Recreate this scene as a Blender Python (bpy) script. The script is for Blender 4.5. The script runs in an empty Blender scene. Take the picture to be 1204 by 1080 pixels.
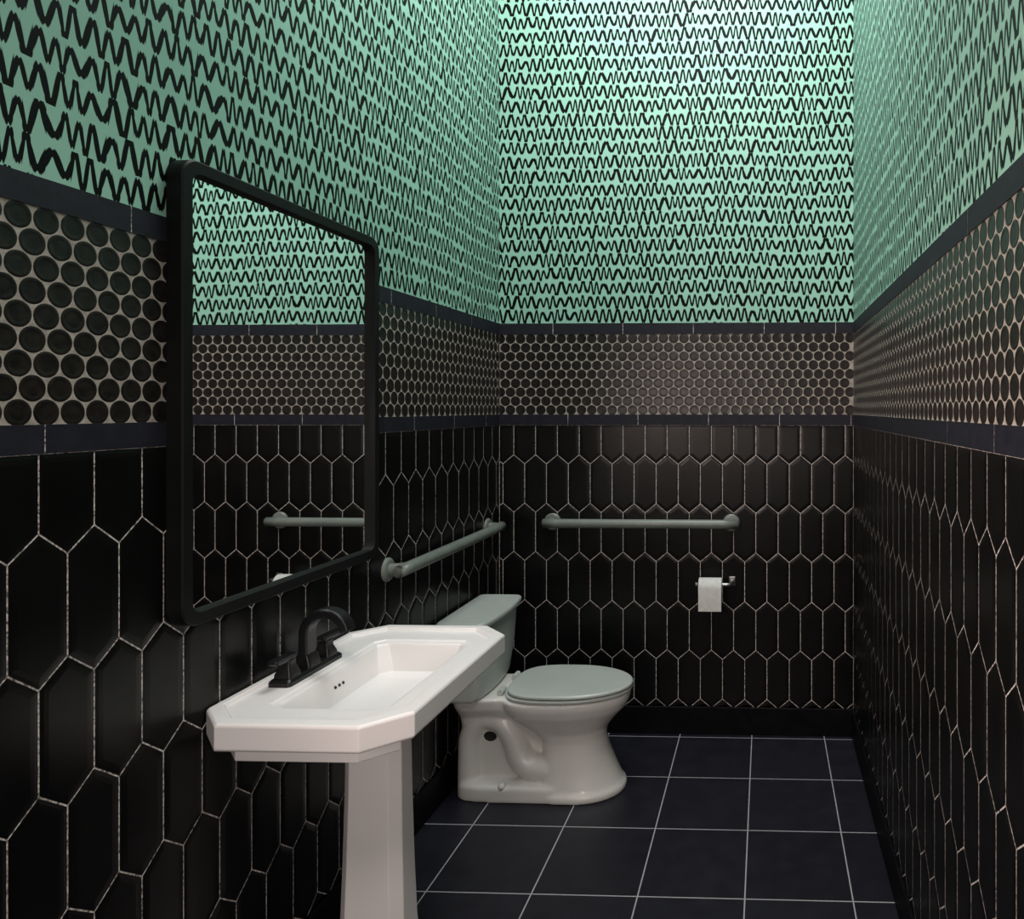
import bpy, bmesh, math, random
from mathutils import Vector, Matrix
random.seed(3)
scene=bpy.context.scene
COL=scene.collection
XL,XR,YB,YF,ZC=-1.166,0.376,3.125,-1.2,4.0
Z_TT,Z_TB=1.779,1.731      # upper trim
Z_LT,Z_LB=1.382,1.335      # lower trim
Z_BB=0.118

# ---------------------------------------------------------------- materials
class NT:
    def __init__(s,name):
        s.m=bpy.data.materials.new(name); s.m.use_nodes=True
        s.t=s.m.node_tree; s.p=s.t.nodes['Principled BSDF']
    def n(s,typ,**k):
        x=s.t.nodes.new(typ)
        for a,b in k.items(): setattr(x,a,b)
        return x
    def l(s,a,b): s.t.links.new(a,b)
    def M(s,op,a,b=None,c=None):
        x=s.n('ShaderNodeMath',operation=op)
        for i,v in enumerate((a,b,c)):
            if v is None: continue
            if isinstance(v,(int,float)): x.inputs[i].default_value=v
            else: s.l(v,x.inputs[i])
        return x.outputs[0]
    def set(s,color=None,rough=None,metal=None,coat=None,spec=None):
        if color is not None: s.p.inputs['Base Color'].default_value=(*color,1)
        if rough is not None: s.p.inputs['Roughness'].default_value=rough
        if metal is not None: s.p.inputs['Metallic'].default_value=metal
        if coat is not None: s.p.inputs['Coat Weight'].default_value=coat; s.p.inputs['Coat Roughness'].default_value=.15
        if spec is not None: s.p.inputs['Specular IOR Level'].default_value=spec
        return s
    def noise(s,scale,detail=3,coord='Object'):
        tc=s.n('ShaderNodeNewGeometry')
        x=s.n('ShaderNodeTexNoise'); x.inputs['Scale'].default_value=scale; x.inputs['Detail'].default_value=detail
        s.l(tc.outputs['Position'],x.inputs['Vector'])
        return x.outputs['Fac']
    def ramp(s,fac,c0,c1,p0=.3,p1=.7):
        r=s.n('ShaderNodeValToRGB'); e=r.color_ramp.elements
        e[0].color=(*c0,1); e[0].position=p0; e[1].color=(*c1,1); e[1].position=p1
        s.l(fac,r.inputs[0]); return r.outputs[0]
    def col(s,out): s.l(out,s.p.inputs['Base Color'])
    def bump(s,h,strength=.3,dist=.002):
        b=s.n('ShaderNodeBump'); b.inputs['Strength'].default_value=strength; b.inputs['Distance'].default_value=dist
        s.l(h,b.inputs['Height']); s.l(b.outputs[0],s.p.inputs['Normal'])

def mat_noise(name,c0,c1,scale,rough,bump=0,bscale=200,p0=.3,p1=.7,**k):
    a=NT(name).set(rough=rough,**k)
    a.col(a.ramp(a.noise(scale),c0,c1,p0,p1))
    if bump: a.bump(a.noise(bscale,4),bump)
    return a.m

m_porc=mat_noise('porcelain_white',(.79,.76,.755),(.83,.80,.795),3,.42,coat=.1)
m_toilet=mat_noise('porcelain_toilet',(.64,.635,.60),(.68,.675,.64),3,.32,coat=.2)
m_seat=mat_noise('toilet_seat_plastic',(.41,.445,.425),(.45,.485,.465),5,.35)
m_black=mat_noise('matte_black_metal',(.005,.005,.006),(.009,.009,.010),20,.36,spec=.4)
m_frame=mat_noise('black_frame_lacquer',(.005,.0055,.0055),(.008,.0085,.0085),15,.5,spec=.16)
m_bar=mat_noise('painted_grab_bar',(.145,.165,.15),(.175,.198,.18),12,.40,coat=.08)
m_chrome=mat_noise('brushed_chrome',(.30,.30,.30),(.38,.38,.38),80,.32,metal=1)
m_paper=mat_noise('tissue_paper',(.56,.57,.55),(.64,.65,.63),60,.9,bump=.3,bscale=300)
m_dark=mat_noise('painted_hole_shade',(.02,.02,.019),(.03,.03,.028),10,.9)  # shade inside small openings, painted as a dark colour
m_glass=NT('mirror_glass').set((.93,.94,.935),.01,1).m
m_tile=NT('black_glazed_tile'); m_tile.set(rough=.30,spec=.24)
m_tile.col(m_tile.ramp(m_tile.noise(9,2),(.0024,.0024,.0025),(.0050,.0049,.0050)))
m_tile=m_tile.m
m_grout=mat_noise('pale_grout',(.07,.063,.058),(.74,.68,.64),190,.9,bump=.6,bscale=400,p0=.34,p1=.62)
m_grout2=mat_noise('tan_grout',(.27,.235,.205),(.44,.395,.345),90,.9,bump=.5,bscale=500)
a=NT('black_penny_tile').set(rough=.30,spec=.34)
a.col(a.ramp(a.noise(55,2),(.0065,.0055,.005),(.020,.017,.015)))
m_penny=a.m
m_trim=mat_noise('slate_trim',(.010,.010,.016),(.016,.016,.025),40,.6,bump=.15,bscale=150,spec=.25)
m_base=mat_noise('black_baseboard',(.002,.002,.003),(.0045,.0045,.006),30,.5,spec=.10)
m_ceil=mat_noise('ceiling_paint',(.25,.27,.26),(.3,.32,.31),4,.8)

def wallpaper(name,axis):
    a=NT(name).set(rough=.5,spec=.3)
    M=a.M
    g=a.n('ShaderNodeNewGeometry'); sp=a.n('ShaderNodeSeparateXYZ'); a.l(g.outputs['Position'],sp.inputs[0])
    s=sp.outputs[axis]; z=sp.outputs['Z']
    P=.0610; T=.0325
    def noise1(w,scale=1.,det=1.):
        x=a.n('ShaderNodeTexNoise',noise_dimensions='1D'); x.inputs['Scale'].default_value=scale; x.inputs['Detail'].default_value=0
        a.l(w,x.inputs['W']); return x.outputs['Fac']
    def white(w):
        x=a.n('ShaderNodeTexWhiteNoise',noise_dimensions='1D'); a.l(w,x.inputs['W']); return x.outputs['Value']
    zz=M('DIVIDE',M('SUBTRACT',z,1.779),P)
    zz=M('ADD',zz,M('MULTIPLY',M('SUBTRACT',noise1(M('MULTIPLY',s,2.2)),.5),.35))
    row=M('FLOOR',zz); f=M('SUBTRACT',M('FRACT',zz),.5)
    def dist_row(row,f):
        rr=white(M('ADD',row,.37))
        sw=M('ADD',M('DIVIDE',s,T),M('MULTIPLY',rr,37.))
        sw=M('ADD',sw,M('MULTIPLY',M('SUBTRACT',noise1(M('ADD',M('MULTIPLY',s,14.),M('MULTIPLY',row,17.3))),.5),.8))
        half=M('FLOOR',M('MULTIPLY',sw,2.))
        wr=white(M('ADD',M('ADD',half,.5),M('MULTIPLY',row,131.7)))
        A=M('ADD',M('MULTIPLY',wr,.21),.205)
        ph=M('MULTIPLY',sw,2*math.pi)
        sn=M('SINE',ph); K=.80; an=math.asin(K)
        y=M('MULTIPLY',A,M('DIVIDE',M('ARCSINE',M('MULTIPLY',sn,K)),an))
        sl=M('DIVIDE',M('MULTIPLY',M('COSINE',ph),K/an),M('SQRT',M('SUBTRACT',1.,M('MULTIPLY',M('MULTIPLY',sn,sn),K*K))))
        sl=M('MULTIPLY',M('MULTIPLY',A,sl),2*math.pi*P/T)
        den=M('SQRT',M('ADD',M('MULTIPLY',sl,sl),1.))
        return M('DIVIDE',M('MULTIPLY',M('ABSOLUTE',M('SUBTRACT',f,y)),P),den)
    d=dist_row(row,f)
    th=M('ADD',.0052,M('MULTIPLY',noise1(M('ADD',M('MULTIPLY',s,18.),M('MULTIPLY',row,5.7))),.0010))
    mr=a.n('ShaderNodeMapRange'); mr.clamp=True
    a.l(M('SUBTRACT',d,th),mr.inputs['Value'])
    mr.inputs['From Min'].default_value=-.0006; mr.inputs['From Max'].default_value=.0006
    mix=a.n('ShaderNodeMix',data_type='RGBA')
    a.l(mr.outputs[0],mix.inputs[0])
    mix.inputs[6].default_value=(.003,.0035,.0035,1)
    mint=a.ramp(a.noise(1.5),(.285,.53,.425),(.32,.575,.465))
    a.l(mint,mix.inputs[7])
    a.col(mix.outputs[2])
    # ink is a little duller than the paper
    a.l(M('ADD',M('MULTIPLY',mr.outputs[0],.32),.08),a.p.inputs['Specular IOR Level'])
    return a.m
m_wpX=wallpaper('zigzag_wallpaper_x','X')
m_wpY=wallpaper('zigzag_wallpaper_y','Y')

def floor_mat():
    a=NT('navy_floor_tile').set(rough=.45,spec=.27); M=a.M
    g=a.n('ShaderNodeNewGeometry'); sp=a.n('ShaderNodeSeparateXYZ'); a.l(g.outputs['Position'],sp.inputs[0])
    def line(c,o,p):
        v=M('DIVIDE',M('SUBTRACT',c,o),p)
        fr=M('ABSOLUTE',M('SUBTRACT',M('FRACT',M('ADD',v,.5)),.5))
        return M('MULTIPLY',fr,p), M('FLOOR',v)
    dx,ix=line(sp.outputs['X'],-.061,.31); dy,iy=line(sp.outputs['Y'],2.751,.338)
    d=M('MINIMUM',dx,dy)
    mask=M('GREATER_THAN',d,.0020)
    wn=a.n('ShaderNodeTexWhiteNoise',noise_dimensions='2D')
    cb=a.n('ShaderNodeCombineXYZ'); a.l(ix,cb.inputs[0]); a.l(iy,cb.inputs[1]); a.l(cb.outputs[0],wn.inputs['Vector'])
    base=a.ramp(M('ADD',M('MULTIPLY',a.noise(14,5),.8),M('MULTIPLY',wn.outputs['Value'],.2)),(.008,.008,.0125),(.0145,.015,.022))
    mix=a.n('ShaderNodeMix',data_type='RGBA'); a.l(mask,mix.inputs[0])
    mix.inputs[6].default_value=(.37,.37,.39,1); a.l(base,mix.inputs[7]); a.col(mix.outputs[2])
    a.bump(M('ADD',M('MULTIPLY',mask,1.),M('MULTIPLY',a.noise(60,4),.25)),.25,.002)
    return a.m
m_floor=floor_mat()

# ---------------------------------------------------------------- helpers
def wp(o):
    v=Vector((0,0,0))
    while o: v+=o.location; o=o.parent
    return v
def empty(name,loc,parent=None,**k):
    o=bpy.data.objects.new(name,None); o.empty_display_size=.05
    COL.objects.link(o); o.parent=parent
    o.location=Vector(loc)-(wp(parent) if parent else Vector((0,0,0)))
    for a,b in k.items(): o[a]=b
    return o
def obj(name,verts,faces,mats,mi=None,parent=None,smooth=False,recalc=True,bevel=0,bseg=3,subsurf=0,autosm=None,**k):
    me=bpy.data.meshes.new(name)
    vs=[Vector(v) for v in verts]
    mn=Vector((min(v.x for v in vs),min(v.y for v in vs),min(v.z for v in vs)))
    mx=Vector((max(v.x for v in vs),max(v.y for v in vs),max(v.z for v in vs)))
    c=(mn+mx)/2; c.z=mn.z
    me.from_pydata([v-c for v in vs],[],faces)
    for m in (mats if isinstance(mats,list) else [mats]): me.materials.append(m)
    if mi:
        for p,i in zip(me.polygons,mi): p.material_index=i
    if recalc:
        bm=bmesh.new(); bm.from_mesh(me); bmesh.ops.recalc_face_normals(bm,faces=bm.faces); bm.to_mesh(me); bm.free()
    if smooth:
        for p in me.polygons: p.use_smooth=True
    o=bpy.data.objects.new(name,me); COL.objects.link(o)
    o.parent=parent; o.location=c-(wp(parent) if parent else Vector((0,0,0)))
    if bevel:
        b=o.modifiers.new('b','BEVEL'); b.width=bevel; b.segments=bseg; b.limit_method='ANGLE'; b.angle_limit=math.radians(28)
        for p in me.polygons: p.use_smooth=True
        w=o.modifiers.new('wn','WEIGHTED_NORMAL'); w.keep_sharp=False
    if subsurf:
        s=o.modifiers.new('s','SUBSURF'); s.levels=subsurf; s.render_levels=subsurf
    for a,b in k.items(): o[a]=b
    return o
class G:
    def __init__(s): s.v=[]; s.f=[]; s.mi=[]
    def add(s,v,f,m=0):
        n=len(s.v); s.v+= [tuple(x) for x in v]; s.f+=[tuple(i+n for i in q) for q in f]; s.mi+=[m]*len(f)
    def box(s,a,b,m=0):
        x0,y0,z0=a; x1,y1,z1=b
        s.add([(x0,y0,z0),(x1,y0,z0),(x1,y1,z0),(x0,y1,z0),(x0,y0,z1),(x1,y0,z1),(x1,y1,z1),(x0,y1,z1)],
              [(0,3,2,1),(4,5,6,7),(0,1,5,4),(1,2,6,5),(2,3,7,6),(3,0,4,7)],m)
    def loft(s,rings,m=0,cap=(True,True)):
        n=len(rings[0]); v=[p for r in rings for p in r]; f=[]
        for i in range(len(rings)-1):
            for j in range(n):
                k=(j+1)%n
                f.append((i*n+j,i*n+k,(i+1)*n+k,(i+1)*n+j))
        if cap[0]: f.append(tuple(range(n))[::-1])
        if cap[1]: f.append(tuple((len(rings)-1)*n+j for j in range(n)))
        s.add(v,f,m)
    def tube(s,pts,rad,n=20,m=0,sub=6,cap=(True,True),flat=1.0):
        pts=[Vector(p) for p in pts]
        if not isinstance(rad,(list,tuple)): rad=[rad]*len(pts)
        if sub>1 and len(pts)>2:
            P=[];R=[]
            for i in range(len(pts)-1):
                p0=pts[max(i-1,0)];p1=pts[i];p2=pts[i+1];p3=pts[min(i+2,len(pts)-1)]
                for k in range(sub):
                    t=k/sub
                    P.append(.5*((2*p1)+(p2-p0)*t+(2*p0-5*p1+4*p2-p3)*t*t+(3*p1-p0-3*p2+p3)*t**3))
                    R.append(rad[i]*(1-t)+rad[i+1]*t)
            P.append(pts[-1]);R.append(rad[-1])
        else: P,R=pts,list(rad)
        t=(P[1]-P[0]).normalized()
        up=Vector((0,0,1)) if abs(t.z)<.9 else Vector((-1,0,0))
        u=t.cross(up).normalized(); rings=[]
        for i,p in enumerate(P):
            t2=(P[min(i+1,len(P)-1)]-P[max(i-1,0)]).normalized()
            q=t.rotation_difference(t2); u=(q@u).normalized(); t=t2
            w=t.cross(u).normalized()
            rings.append([p+R[i]*(math.cos(a)*u+math.sin(a)*flat*w) for a in [2*math.pi*j/n for j in range(n)]])
        s.loft(rings,m,cap)
    def lathe(s,c,axis,prof,n=28,m=0):
        ax=Vector(axis).normalized(); up=Vector((0,0,1)) if abs(ax.z)<.9 else Vector((1,0,0))
        u=ax.cross(up).normalized(); w=ax.cross(u)
        s.loft([[Vector(c)+ax*h+r*(math.cos(2*math.pi*j/n)*u+math.sin(2*math.pi*j/n)*w) for j in range(n)] for h,r in prof],m)
    def obj(s,name,mats,**k): return obj(name,s.v,s.f,mats,s.mi,**k)

# ---------------------------------------------------------------- tiled walls
def clip(poly,x0,x1,y0,y1):
    def cl(p,ins,inter):
        out=[]
        for i in range(len(p)):
            a,b=p[i-1],p[i]
            if ins(b):
                if not ins(a): out.append(inter(a,b))
                out.append(b)
            elif ins(a): out.append(inter(a,b))
        return out
    def ix(X): return lambda a,b:(X,a[1]+(b[1]-a[1])*(X-a[0])/(b[0]-a[0]))
    def iy(Y): return lambda a,b:(a[0]+(b[0]-a[0])*(Y-a[1])/(b[1]-a[1]),Y)
    for ins,it in ((lambda q:q[0]>=x0-1e-9,ix(x0)),(lambda q:q[0]<=x1+1e-9,ix(x1)),(lambda q:q[1]>=y0-1e-9,iy(y0)),(lambda q:q[1]<=y1+1e-9,iy(y1))):
        if not poly: return []
        poly=cl(poly,ins,it)
    out=[]
    for q in poly:
        if not out or (abs(q[0]-out[-1][0])+abs(q[1]-out[-1][1]))>1e-5: out.append(q)
    if len(out)>1 and abs(out[0][0]-out[-1][0])+abs(out[0][1]-out[-1][1])<1e-5: out.pop()
    return out
def offs(poly,d):
    n=len(poly); res=[]
    for i in range(n):
        a,b,c=Vector(poly[i-1]),Vector(poly[i]),Vector(poly[(i+1)%n])
        e1=(b-a).normalized(); e2=(c-b).normalized()
        n1=Vector((-e1.y,e1.x)); n2=Vector((-e2.y,e2.x))
        k=n1+n2; den=1+n1.dot(n2)
        if den<.05: res.append(tuple(b+n1*d))
        else: res.append(tuple(b+k*(d/den)))
    return res

def build_wall(name,mp,s0,s1,wpm,sphase,flip,label):
    g=G()
    def quad(a0,a1,z0,z1,d,m): g.add([mp(a0,z0,d),mp(a1,z0,d),mp(a1,z1,d),mp(a0,z1,d)],[(0,1,2,3) if not flip else (3,2,1,0)],m)
    RC=-.0006; RP=-.0004
    quad(s0,s1,0,Z_LT,RC,1); quad(s0,s1,Z_LT,Z_TB+.01,RP,3); quad(s0,s1,Z_TB+.01,ZC,-.0005,4)
    g.add([mp(s,z,d) for d in (-.0009,-.1) for s,z in ((s0,0),(s1,0),(s1,ZC),(s0,ZC))],[(0,4,5,1),(1,5,6,2),(2,6,7,3),(3,7,4,0),(4,7,6,5)],4)
    def tile(poly,m,prof):
        n=len(poly); rings=[]
        for off,d in prof: rings.append([mp(x,z,d) for x,z in offs(poly,off)])
        v=[p for r in rings for p in r]; f=[]
        for i in range(len(rings)-1):
            for j in range(n):
                k=(j+1)%n; q=(i*n+j,i*n+k,(i+1)*n+k,(i+1)*n+j); f.append(q if not flip else q[::-1])
        q=tuple((len(rings)-1)*n+j for j in range(n)); f.append(q if not flip else q[::-1])
        g.add(v,f,m)
    W=.0962;P=.211;h=.040;z_ap=1.206
    prof=[(.00140,RC-.0001),(.00140,RC+.0002),(.0030,-.0002),(.0075,.0006),(.0150,.0012)]
    for r in range(-1,7):
        top=z_ap-P*r; bot=top-P-h
        k0=int((s0-sphase)/W)-2; k1=int((s1-sphase)/W)+2
        for k in range(k0,k1):
            cx=sphase+W*(k+(.5 if r%2 else 0))
            poly=[(cx-W/2,bot+h),(cx,bot),(cx+W/2,bot+h),(cx+W/2,top-h),(cx,top),(cx-W/2,top-h)]
            poly=clip(poly,s0,s1,Z_BB-.01,Z_LB)
            if len(poly)<3: continue
            w=max(p[0] for p in poly)-min(p[0] for p in poly); hh=max(p[1] for p in poly)-min(p[1] for p in poly)
            if w<.032 or hh<.032:
                if w>.007 and hh>.012: tile(poly,0,[(.0015,RC),(.0022,-.0001)])
                continue
            tile(poly,0,prof)
    rows=9; rp=(Z_TB-Z_LT)/rows; pp=rp/.866; R=pp*.478; N=22
    for i in range(rows):
        z=Z_LT+rp*(i+.5)
        s=s0+ (pp/2 if i%2 else 0)+.004
        while s<s1+R*.2:
            rings=[]
            for rr,d in ((R,RP-.0001),(R,RP+.0001),(R*.94,0),(R*.86,.0002),(R*.76,.0001),(R*.60,-.0003)):
                rings.append([mp(min(max(s+rr*math.cos(2*math.pi*j/N),s0),s1),z+rr*math.sin(2*math.pi*j/N),d) for j in range(N)])
            v=[p for q in rings for p in q]; f=[]
            for a_ in range(len(rings)-1):
                for j in range(N):
                    kk=(j+1)%N; q=(a_*N+j,a_*N+kk,(a_+1)*N+kk,(a_+1)*N+j); f.append(q if not flip else q[::-1])
            q=tuple((len(rings)-1)*N+j for j in range(N)); f.append(q if not flip else q[::-1])
            g.add(v,f,2)
            s+=pp
    o=g.obj(name,[m_tile,m_grout,m_penny,m_grout2,wpm],recalc=False,kind='structure',label=label)
    return o
mpL=lambda s,z,d:(XL+d,s,z)
mpR=lambda s,z,d:(XR-d,s,z)
mpB=lambda s,z,d:(s,YB-d,z)
build_wall('wall_left',mpL,YF,YB,m_wpY,1.120,False,'black picket tile wall with penny tile band and mint zigzag wallpaper')
build_wall('wall_right',mpR,YF,YB,m_wpY,1.150,True,'black picket tile wall with penny tile band and mint zigzag wallpaper')
build_wall('wall_back',mpB,XL,XR,m_wpX,-.91,False,'black picket tile wall with penny tile band and mint zigzag wallpaper')
g=G(); g.box((XL-.1,YF-.1,0),(XR+.1,YF,ZC)); g.obj('wall_front',m_wpX,kind='structure')
g=G(); g.box((XL-.1,YF-.1,-.1),(XR+.1,YB+.1,0)); g.obj('floor',m_floor,kind='structure',label='dark navy square floor tiles with pale grout lines')
g=G(); g.box((XL-.1,YF-.1,ZC),(XR+.1,YB+.1,ZC+.1)); g.obj('ceiling',m_ceil,kind='structure')

# trims & baseboards
def trim(name,mp,s0,s1,z0,z1,seams,th=.0022):
    g=G()
    def bx(a0,a1,zz0,zz1,d0,d1,m):
        A=mp(a0,zz0,d0);B=mp(a1,zz1,d1)
        g.box(tuple(min(x,y) for x,y in zip(A,B)),tuple(max(x,y) for x,y in zip(A,B)),m)
    bx(s0,s1,z0,z1,-.003,.0017,1)
    e=[s0]+[s for s in seams if s0+.01<s<s1-.01]+[s1]
    for a_,b_ in zip(e[:-1],e[1:]): bx(a_+.0012,b_-.0012,z0,z1,0.0005,th,0)
    g.obj(name,[m_trim,m_grout],kind='structure')
def seq(o,p,a,b):
    k=math.floor((a-o)/p); r=[]
    while o+k*p<b:
        if o+k*p>a: r.append(o+k*p)
        k+=1
    return r
trim('trim_1',mpB,XL,XR,Z_TB,Z_TT,seq(-.929,.307,XL,XR))
trim('trim_2',mpB,XL,XR,Z_LB,Z_LT,seq(-.863,.307,XL,XR))
trim('trim_3',mpL,YF,YB-.004,Z_TB,Z_TT,seq(.98,.307,YF,YB))
trim('trim_4',mpL,YF,YB-.004,Z_LB,Z_LT,seq(1.128,.307,YF,YB))
trim('trim_5',mpR,YF,YB-.004,Z_TB,Z_TT,seq(1.05,.307,YF,YB))
trim('trim_6',mpR,YF,YB-.004,Z_LB,Z_LT,seq(1.2,.307,YF,YB))
def base(name,a,b):
    g=G(); g.box(a,b); g.obj(name,m_base,kind='structure',bevel=.003)
base('baseboard_back',(XL,YB-.010,0),(XR,YB+.002,Z_BB))
base('baseboard_left',(XL-.002,YF,0),(XL+.010,YB-.010,Z_BB))
base('baseboard_right',(XR-.010,YF,0),(XR+.002,YB-.010,Z_BB))

# ---------------------------------------------------------------- mirror
def rrect(y0,y1,z0,z1,r,x,n=8):
    out=[]
    for cy,cz,a0 in ((y1-r,z1-r,0),(y0+r,z1-r,90),(y0+r,z0+r,180),(y1-r,z0+r,270)):
        for i in range(n+1):
            a=math.radians(a0+90*i/n); out.append((x,cy+r*math.cos(a),cz+r*math.sin(a)))
    return out
MY0,MY1,MZ0,MZ1=1.365,2.082,.975,1.902
mir=empty('wall_mirror',(XL,(MY0+MY1)/2,MZ0),label='rectangular wall mirror with rounded black frame above the sink',category='mirror')
g=G(); FX=XL+.034; w=.025
g.loft([rrect(MY0,MY1,MZ0,MZ1,.04,XL+.001),rrect(MY0,MY1,MZ0,MZ1,.04,FX-.003),rrect(MY0+.003,MY1-.003,MZ0+.003,MZ1-.003,.038,FX),
        rrect(MY0+w,MY1-w,MZ0+w,MZ1-w,.024,FX),rrect(MY0+w+.001,MY1-w-.001,MZ0+w+.001,MZ1-w-.001,.023,FX-.018),rrect(MY0+w+.001,MY1-w-.001,MZ0+w+.001,MZ1-w-.001,.023,XL+.001)],cap=(False,False))
g.obj('frame',m_frame,parent=mir,recalc=True)
g=G(); g.loft([rrect(MY0+w,MY1-w,MZ0+w,MZ1-w,.023,XL+.004),rrect(MY0+w,MY1-w,MZ0+w,MZ1-w,.023,FX-.016)])
g.obj('mirror_glass',m_glass,parent=mir,label='silvered mirror glass')

# ---------------------------------------------------------------- sink
def oct_(x0,x1,y0,y1,c,z):
    return [(x0,y0+c,z),(x0+c,y0,z),(x1-c,y0,z),(x1,y0+c,z),(x1,y1-c,z),(x1-c,y1,z),(x0+c,y1,z),(x0,y1-c,z)]
sink=empty('pedestal_sink',(-.95,1.72,0),label='white porcelain pedestal sink with clipped corners below the mirror',category='sink')
SX0,SX1,SY0,SY1=XL+.003,-.722,1.388,2.052
g=G()
R=[oct_(-1.02,-.85,1.66,1.78,.03,.63),
   oct_(-1.08,-.82,1.52,1.91,.05,.655),
   oct_(-1.13,-.785,1.455,1.985,.055,.683),
   oct_(-1.145,-.77,1.44,2.0,.06,.688),
   oct_(-1.145,-.77,1.44,2.0,.06,.712),
   oct_(-1.155,-.745,1.41,2.03,.07,.724),
   oct_(SX0,SX1-.004,SY0+.004,SY1-.004,.072,.730),
   oct_(SX0,SX1,SY0,SY1,.075,.735),
   oct_(SX0,SX1,SY0,SY1,.075,.780),
   oct_(SX0+.004,SX1-.004,SY0+.004,SY1-.004,.074,.785),
   oct_(SX0+.020,SX1-.030,SY0+.030,SY1-.030,.066,.786),
   oct_(SX0+.024,SX1-.035,SY0+.035,SY1-.035,.064,.777),
   oct_(-1.060,-.794,1.487,1.943,.022,.777),
   oct_(-1.058,-.796,1.489,1.941,.022,.773),
   oct_(-1.047,-.803,1.500,1.930,.02,.772),
   oct_(-1.042,-.806,1.505,1.924,.02,.766),
   oct_(-1.022,-.818,1.528,1.90,.025,.706),
   oct_(-1.005,-.835,1.55,1.88,.03,.694),
   oct_(-.95,-.91,1.62,1.68,.012,.686)]
g.loft(R)
g.obj('basin',m_porc,parent=sink,bevel=.0030,bseg=3)
g=G()
g.loft([oct_(-1.045,-.825,1.625,1.805,.035,0),oct_(-1.045,-.825,1.625,1.805,.035,.035),oct_(-1.035,-.835,1.635,1.795,.033,.05),
        oct_(-1.018,-.850,1.65,1.78,.026,.09),oct_(-1.012,-.856,1.658,1.772,.024,.17),oct_(-1.008,-.861,1.663,1.767,.023,.32),
        oct_(-1.004,-.865,1.667,1.763,.022,.50),oct_(-1.003,-.867,1.669,1.761,.022,.645)])
g.obj('pedestal',m_porc,parent=sink,bevel=.0025)
g=G()
for dy in (-.016,0,.016):
    g.lathe((-1.035,1.715+dy,.738),(1,0,.3),[(0,.0036),(.0042,.0036)],n=14)
g.obj('overflow_hole_shade',m_dark,parent=sink)  # dark raised discs painting the shade of the overflow openings
g=G(); g.lathe((-.93,1.65,.685),(0,0,1),[(0,.024),(.003,.024),(.005,.020),(.002,.017),(.004,.011),(.005,.002)])
g.obj('drain',m_chrome,parent=sink,smooth=True)
# faucet
fy=1.70; fx=-1.102; fz=.776
fau=empty('faucet',(fx,fy,fz),parent=sink,label='matte black two-handle arc faucet')
def rbox(cx,cy,hx,hy,r,z,n=5):
    out=[]
    for sx,sy,a0 in ((1,1,0),(-1,1,90),(-1,-1,180),(1,-1,270)):
        for i in range(n+1):
            a=math.radians(a0+90*i/n); out.append((cx+sx*(hx-r)+r*math.cos(a),cy+sy*(hy-r)+r*math.sin(a),z))
    return out
g=G(); g.loft([rbox(fx,fy,.027,.104,.009,fz-.001),rbox(fx,fy,.027,.104,.009,fz+.010),rbox(fx,fy,.022,.099,.008,fz+.016)])
g.obj('base_plate',m_black,parent=fau,bevel=.0015)
g=G()
g.loft([rbox(fx,fy,.022,.024,.006,fz+.012),rbox(fx,fy,.021,.023,.006,fz+.022),rbox(fx,fy,.014,.021,.005,fz+.045)])
# broad flattened ribbon arch
rc=.050
ang=[180]*1+[175,160,140,120,100,80,60,40,20,6]
path=[(fx,fz+.038,0),(fx,fz+.065,0)]
path=[(fx,fz+.038),(fx,fz+.068)]+[(fx+rc+rc*math.cos(math.radians(a)),fz+.093+rc*math.sin(math.radians(a))) for a in (175,160,145,130,115,100,85,70,55,40,25,8)]
rings=[]
for i,(px,pz) in enumerate(path):
    a_=Vector(path[max(i-1,0)]);b_=Vector(path[min(i+1,len(path)-1)]); t=(b_-a_).normalized(); nx,nz=t.y,-t.x
    hw,ht=.0205-.003*i/len(path),.0115
    ring=[]
    for sx,sy,a0 in ((1,1,0),(-1,1,90),(-1,-1,180),(1,-1,270)):
        for q in range(4):
            an=math.radians(a0+30*q); r=.006
            u=sx*(ht-r)+r*math.cos(an); v_=sy*(hw-r)+r*math.sin(an)
            ring.append((px+nx*u,fy+v_,pz+nz*u))
    rings.append(ring)
g.loft(rings)
g.obj('spout',m_black,parent=fau,smooth=False,bevel=.0008)
for sgn in (-1,1):
    g=G(); cy=fy+sgn*.072
    g.loft([rbox(fx,cy,.021,.021,.006,fz+.014),rbox(fx,cy,.020,.020,.006,fz+.024),rbox(fx,cy,.0135,.0135,.004,fz+.040),rbox(fx,cy,.0135,.0135,.004,fz+.054)])
    g.loft([rbox(fx,cy+sgn*.014,.011,.030,.005,fz+.054),rbox(fx,cy+sgn*.017,.012,.037,.005,fz+.059),rbox(fx,cy+sgn*.018,.011,.036,.005,fz+.066)])
    g.obj('handle',m_black,parent=fau,bevel=.0012)

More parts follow.
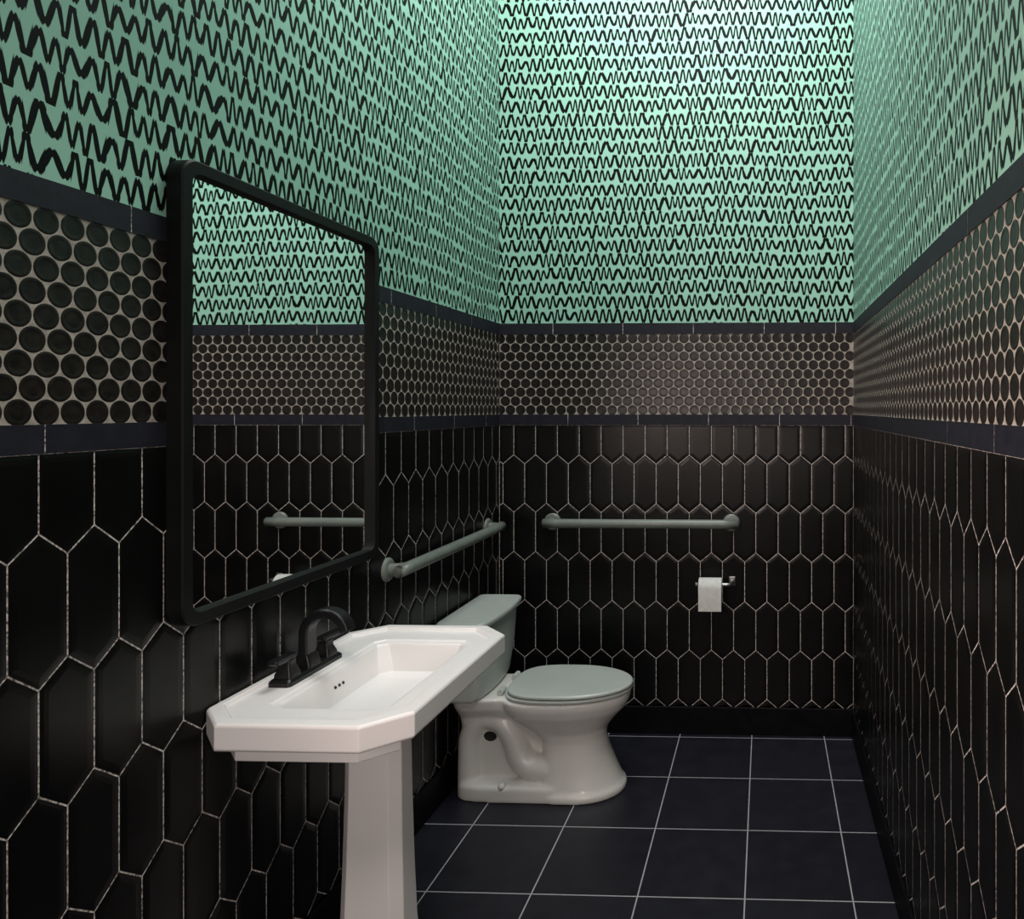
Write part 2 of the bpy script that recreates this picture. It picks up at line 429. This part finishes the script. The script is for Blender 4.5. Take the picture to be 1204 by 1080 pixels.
# ---------------------------------------------------------------- toilet
TY=2.68
def egg(x0,x1,hw,z,n=48,back=3.2,front=2.0,cy=TY,wide=.45):
    xm=x0+(x1-x0)*wide; out=[]
    for j in range(n):
        a=2*math.pi*j/n; c,s=math.cos(a),math.sin(a)
        e=front if c>=0 else back
        px=(abs(c)**(2/e))*(1 if c>=0 else -1); py=(abs(s)**(2/e))*(1 if s>=0 else -1)
        L=(x1-xm) if c>=0 else (xm-x0)
        out.append((xm+px*L,cy+py*hw,z))
    return out
toi=empty('toilet',(-.85,TY,0),label='white two-piece toilet with closed lid against the tiled wall',category='toilet')
g=G()
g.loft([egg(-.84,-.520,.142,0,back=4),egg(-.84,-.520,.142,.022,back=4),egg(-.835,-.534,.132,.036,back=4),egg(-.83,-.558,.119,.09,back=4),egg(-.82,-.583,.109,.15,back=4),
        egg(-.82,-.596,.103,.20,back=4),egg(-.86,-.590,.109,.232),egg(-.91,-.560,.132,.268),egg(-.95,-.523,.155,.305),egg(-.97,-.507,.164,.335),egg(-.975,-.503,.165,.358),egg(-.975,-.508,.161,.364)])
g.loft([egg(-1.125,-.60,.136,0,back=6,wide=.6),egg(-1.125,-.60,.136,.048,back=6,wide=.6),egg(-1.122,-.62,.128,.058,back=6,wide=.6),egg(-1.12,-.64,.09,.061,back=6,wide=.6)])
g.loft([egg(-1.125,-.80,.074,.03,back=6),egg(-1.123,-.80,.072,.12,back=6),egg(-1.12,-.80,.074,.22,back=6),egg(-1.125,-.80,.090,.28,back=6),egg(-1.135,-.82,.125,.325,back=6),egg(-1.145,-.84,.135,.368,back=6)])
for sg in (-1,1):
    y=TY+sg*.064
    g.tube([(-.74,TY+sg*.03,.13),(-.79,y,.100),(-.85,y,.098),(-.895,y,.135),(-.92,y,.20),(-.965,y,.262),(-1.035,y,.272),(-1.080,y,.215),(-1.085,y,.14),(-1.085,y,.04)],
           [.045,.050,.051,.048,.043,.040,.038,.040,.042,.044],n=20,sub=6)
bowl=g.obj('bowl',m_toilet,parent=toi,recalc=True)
rm=bowl.modifiers.new('r','REMESH'); rm.mode='VOXEL'; rm.voxel_size=.0045; rm.use_smooth_shade=True
sm=bowl.modifiers.new('s','SMOOTH'); sm.factor=.6; sm.iterations=16
g=G()
NN=32
for yy in (TY-.22,TY+.22):
    g.v+=[(-1.006+.024*math.cos(2*math.pi*j/NN),yy,.212+.019*math.sin(2*math.pi*j/NN)) for j in range(NN)]
g.f=[(j,(j+1)%NN,NN+(j+1)%NN,NN+j) for j in range(NN)]+[tuple(range(NN))[::-1],tuple(range(NN,2*NN))]
g.mi=[0]*len(g.f)
cut=g.obj('cutter',m_dark)  # cut walls inherit the dark colour, so the opening's shade is painted
bo=bowl.modifiers.new('bo','BOOLEAN'); bo.object=cut; bo.operation='DIFFERENCE'; bo.solver='EXACT'
try: bo.material_mode='TRANSFER'
except Exception as e: print(e)
bpy.context.view_layer.update()
dg=bpy.context.evaluated_depsgraph_get()
nm=bpy.data.meshes.new_from_object(bowl.evaluated_get(dg))
bowl.modifiers.clear(); bowl.data=nm
for p in nm.polygons: p.use_smooth=True
bpy.data.objects.remove(cut,do_unlink=True)
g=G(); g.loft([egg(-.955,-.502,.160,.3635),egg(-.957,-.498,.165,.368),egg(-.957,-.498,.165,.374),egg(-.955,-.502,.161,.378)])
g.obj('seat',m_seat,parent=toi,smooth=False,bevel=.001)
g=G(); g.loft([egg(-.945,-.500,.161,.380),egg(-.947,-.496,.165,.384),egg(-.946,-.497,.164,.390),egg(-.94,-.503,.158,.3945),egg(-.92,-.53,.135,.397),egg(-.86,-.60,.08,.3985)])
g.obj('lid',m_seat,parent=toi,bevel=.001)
for sg in (-1,1):
    g=G(); g.tube([(-.962,TY+sg*.075-.022,.379),(-.962,TY+sg*.075+.022,.379)],.011,n=16,sub=1)
    g.obj('hinge',m_seat,parent=toi,bevel=.001)
def tk(x0,x1,hw,z,bow=.018,n=9,r=.02):
    out=[]
    k=6
    for cx,cy,a0 in ((x1-r,hw-r,0),(x0+r,hw-r,90),(x0+r,-hw+r,180),(x1-r,-hw+r,270)):
        for i in range(k+1):
            a=math.radians(a0+90*i/k); out.append([cx+r*math.cos(a),cy+r*math.sin(a)])
        if a0==270:
            for i in range(1,n):
                yy=(-hw+r)+(2*hw-2*r)*i/n; out.append([x1,yy])
    return [(x+ (bow*(1-(y/hw)**2) if x>(x0+x1)/2 else 0),TY+y,z) for x,y in out]
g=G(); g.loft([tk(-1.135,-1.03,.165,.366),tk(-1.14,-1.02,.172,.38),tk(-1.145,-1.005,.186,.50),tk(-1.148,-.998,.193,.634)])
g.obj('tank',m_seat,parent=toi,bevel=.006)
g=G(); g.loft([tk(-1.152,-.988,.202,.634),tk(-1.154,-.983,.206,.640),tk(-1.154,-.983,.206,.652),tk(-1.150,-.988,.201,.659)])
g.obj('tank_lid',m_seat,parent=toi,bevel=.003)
g=G(); g.lathe((-.945,TY-.122,.050),(0,-.3,.95),[(0,.014),(.010,.014),(.016,.010),(.018,.003)],n=18)
g.obj('bolt_cap',m_toilet,parent=toi,smooth=True)

# ---------------------------------------------------------------- grab bars
def grab(name,a,b,nrm,label):
    a=Vector(a);b=Vector(b);n=Vector(nrm);d=(b-a).normalized()
    root=empty(name,a,label=label,category='grab bar')
    r=.0195
    g=G(); pts=[a+n*.002,a+n*.022]
    for t in (15,40,65,90):
        q=math.radians(t); pts.append(a+n*(.022+.030*math.sin(q))+d*(.030*(1-math.cos(q))))
    pts2=[b+n*.002,b+n*.022]
    for t in (15,40,65,90):
        q=math.radians(t); pts2.append(b+n*(.022+.030*math.sin(q))-d*(.030*(1-math.cos(q))))
    g.tube(pts+pts2[::-1],r,n=24,sub=3)
    g.obj('bar',m_bar,parent=root,smooth=True)
    for c in (a,b):
        g=G(); g.lathe(c,n,[(-.001,.037),(.005,.037),(.010,.032),(.012,.022)])
        g.obj('flange',m_bar,parent=root,bevel=.0015)
grab('grab_bar',(-.93,YB,.915),(-.150,YB,.915),(0,-1,0),'painted round grab bar above the toilet paper holder')
grab('grab_bar',(XL,2.185,.912),(XL,2.985,.912),(1,0,0),'long painted round grab bar beside the toilet tank')

# ---------------------------------------------------------------- paper holder
HX=-.146; HZ=.662
hold=empty('toilet_paper_holder',(HX,YB,HZ),label='brushed chrome single-arm toilet paper holder on black tile',category='paper holder')
g=G(); g.box((HX-.014,YB-.006,HZ-.020),(HX+.014,YB+.0005,HZ+.020)); g.obj('wall_plate',m_chrome,parent=hold,bevel=.003)
g=G(); g.tube([(HX,YB-.004,HZ),(HX,YB-.055,HZ),(HX-.006,YB-.066,HZ),(HX-.02,YB-.07,HZ),(HX-.150,YB-.07,HZ)],.0085,n=16,sub=3)
g.lathe((HX-.147,YB-.07,HZ),(-1,0,0),[(0,.0105),(.006,.0105)],n=16)
g.obj('arm',m_chrome,parent=hold,smooth=True)
rx0,rx1=HX-.138,HX-.040; rr=.040; cy=YB-.07; cz=HZ-.0105
roll=empty('toilet_paper_roll',((rx0+rx1)/2,cy,cz-rr),label='partly used white toilet paper roll with hanging sheet',category='toilet paper')
g=G(); N=32
ring=lambda x,r:[(x,cy+r*math.cos(2*math.pi*j/N),cz+r*math.sin(2*math.pi*j/N)) for j in range(N)]
g.loft([ring(rx0,.0195),ring(rx0,rr-.002),ring(rx0+.002,rr),ring(rx1-.002,rr),ring(rx1,rr-.002),ring(rx1,.0195),ring(rx0,.0195)],cap=(False,False))
g.obj('paper',m_paper,parent=roll)
n=8; z1=cz; z0=.560
v=[];f=[]
for i in range(n+1):
    z=z1+(z0-z1)*i/n; yy=cy-rr-.0008-.002*math.sin(i/n*2.4)
    v+=[(rx0+.001,yy,z),(rx1-.001,yy,z),(rx0+.001,yy-.0006,z),(rx1-.001,yy-.0006,z)]
for i in range(n):
    b_=4*i
    f+=[(b_,b_+1,b_+5,b_+4),(b_+2,b_+6,b_+7,b_+3),(b_,b_+4,b_+6,b_+2),(b_+1,b_+3,b_+7,b_+5)]
f+=[(0,2,3,1),(4*n,4*n+1,4*n+3,4*n+2)]
obj('hanging_sheet',v,f,m_paper,parent=roll)

# ---------------------------------------------------------------- lights
def area(name,loc,target,size,power,color,spread=180):
    l=bpy.data.lights.new(name,'AREA'); l.energy=power; l.color=color; l.shape='RECTANGLE'; l.size=size[0]; l.size_y=size[1]; l.spread=math.radians(spread)
    o=bpy.data.objects.new(name,l); COL.objects.link(o); o.location=loc
    o.rotation_euler=(Vector(target)-Vector(loc)).to_track_quat('-Z','Y').to_euler()
    return o
area('ceiling_wall_washer',(-.40,1.35,3.70),(-.10,3.12,2.55),(1.1,.7),15,(.99,1.0,.99),130)
area('ceiling_light_rear',(-.36,2.35,3.9),(-.36,2.4,0),(1.2,1.0),44,(.99,1.0,.985))
area('sink_spot_lamp',(-.30,.25,2.55),(-.92,1.55,.65),(.35,.35),2.6,(1.0,.88,.83),75)
area('right_wall_warm_fill',(-1.0,-.35,1.55),(.376,1.35,1.15),(.4,.6),11,(1.0,.79,.71),75)  # added warm fill aimed at the right wall, no fixture behind it
area('pedestal_fill_light',(.1,-.8,1.3),(-.95,1.6,.5),(.5,.6),3.4,(1.0,.88,.82),70)  # added frontal fill that brightens the pedestal, not a real lamp
w=bpy.data.worlds.new('world'); scene.world=w; w.use_nodes=True
w.node_tree.nodes['Background'].inputs[0].default_value=(.3,.35,.33,1); w.node_tree.nodes['Background'].inputs[1].default_value=.05

# ---------------------------------------------------------------- camera
cam=bpy.data.cameras.new('camera'); co=bpy.data.objects.new('camera',cam); COL.objects.link(co)
co.location=(0,0,1.408); co.rotation_euler=(math.radians(90),0,math.radians(2.0))
cam.sensor_fit='HORIZONTAL'; cam.sensor_width=36; cam.lens=850/1204*36
cam.shift_x=(602-871)/1204; cam.shift_y=(480-540)/1204
cam.clip_start=.02
scene.camera=co
scene.view_settings.view_transform='Standard'
scene.view_settings.exposure=0
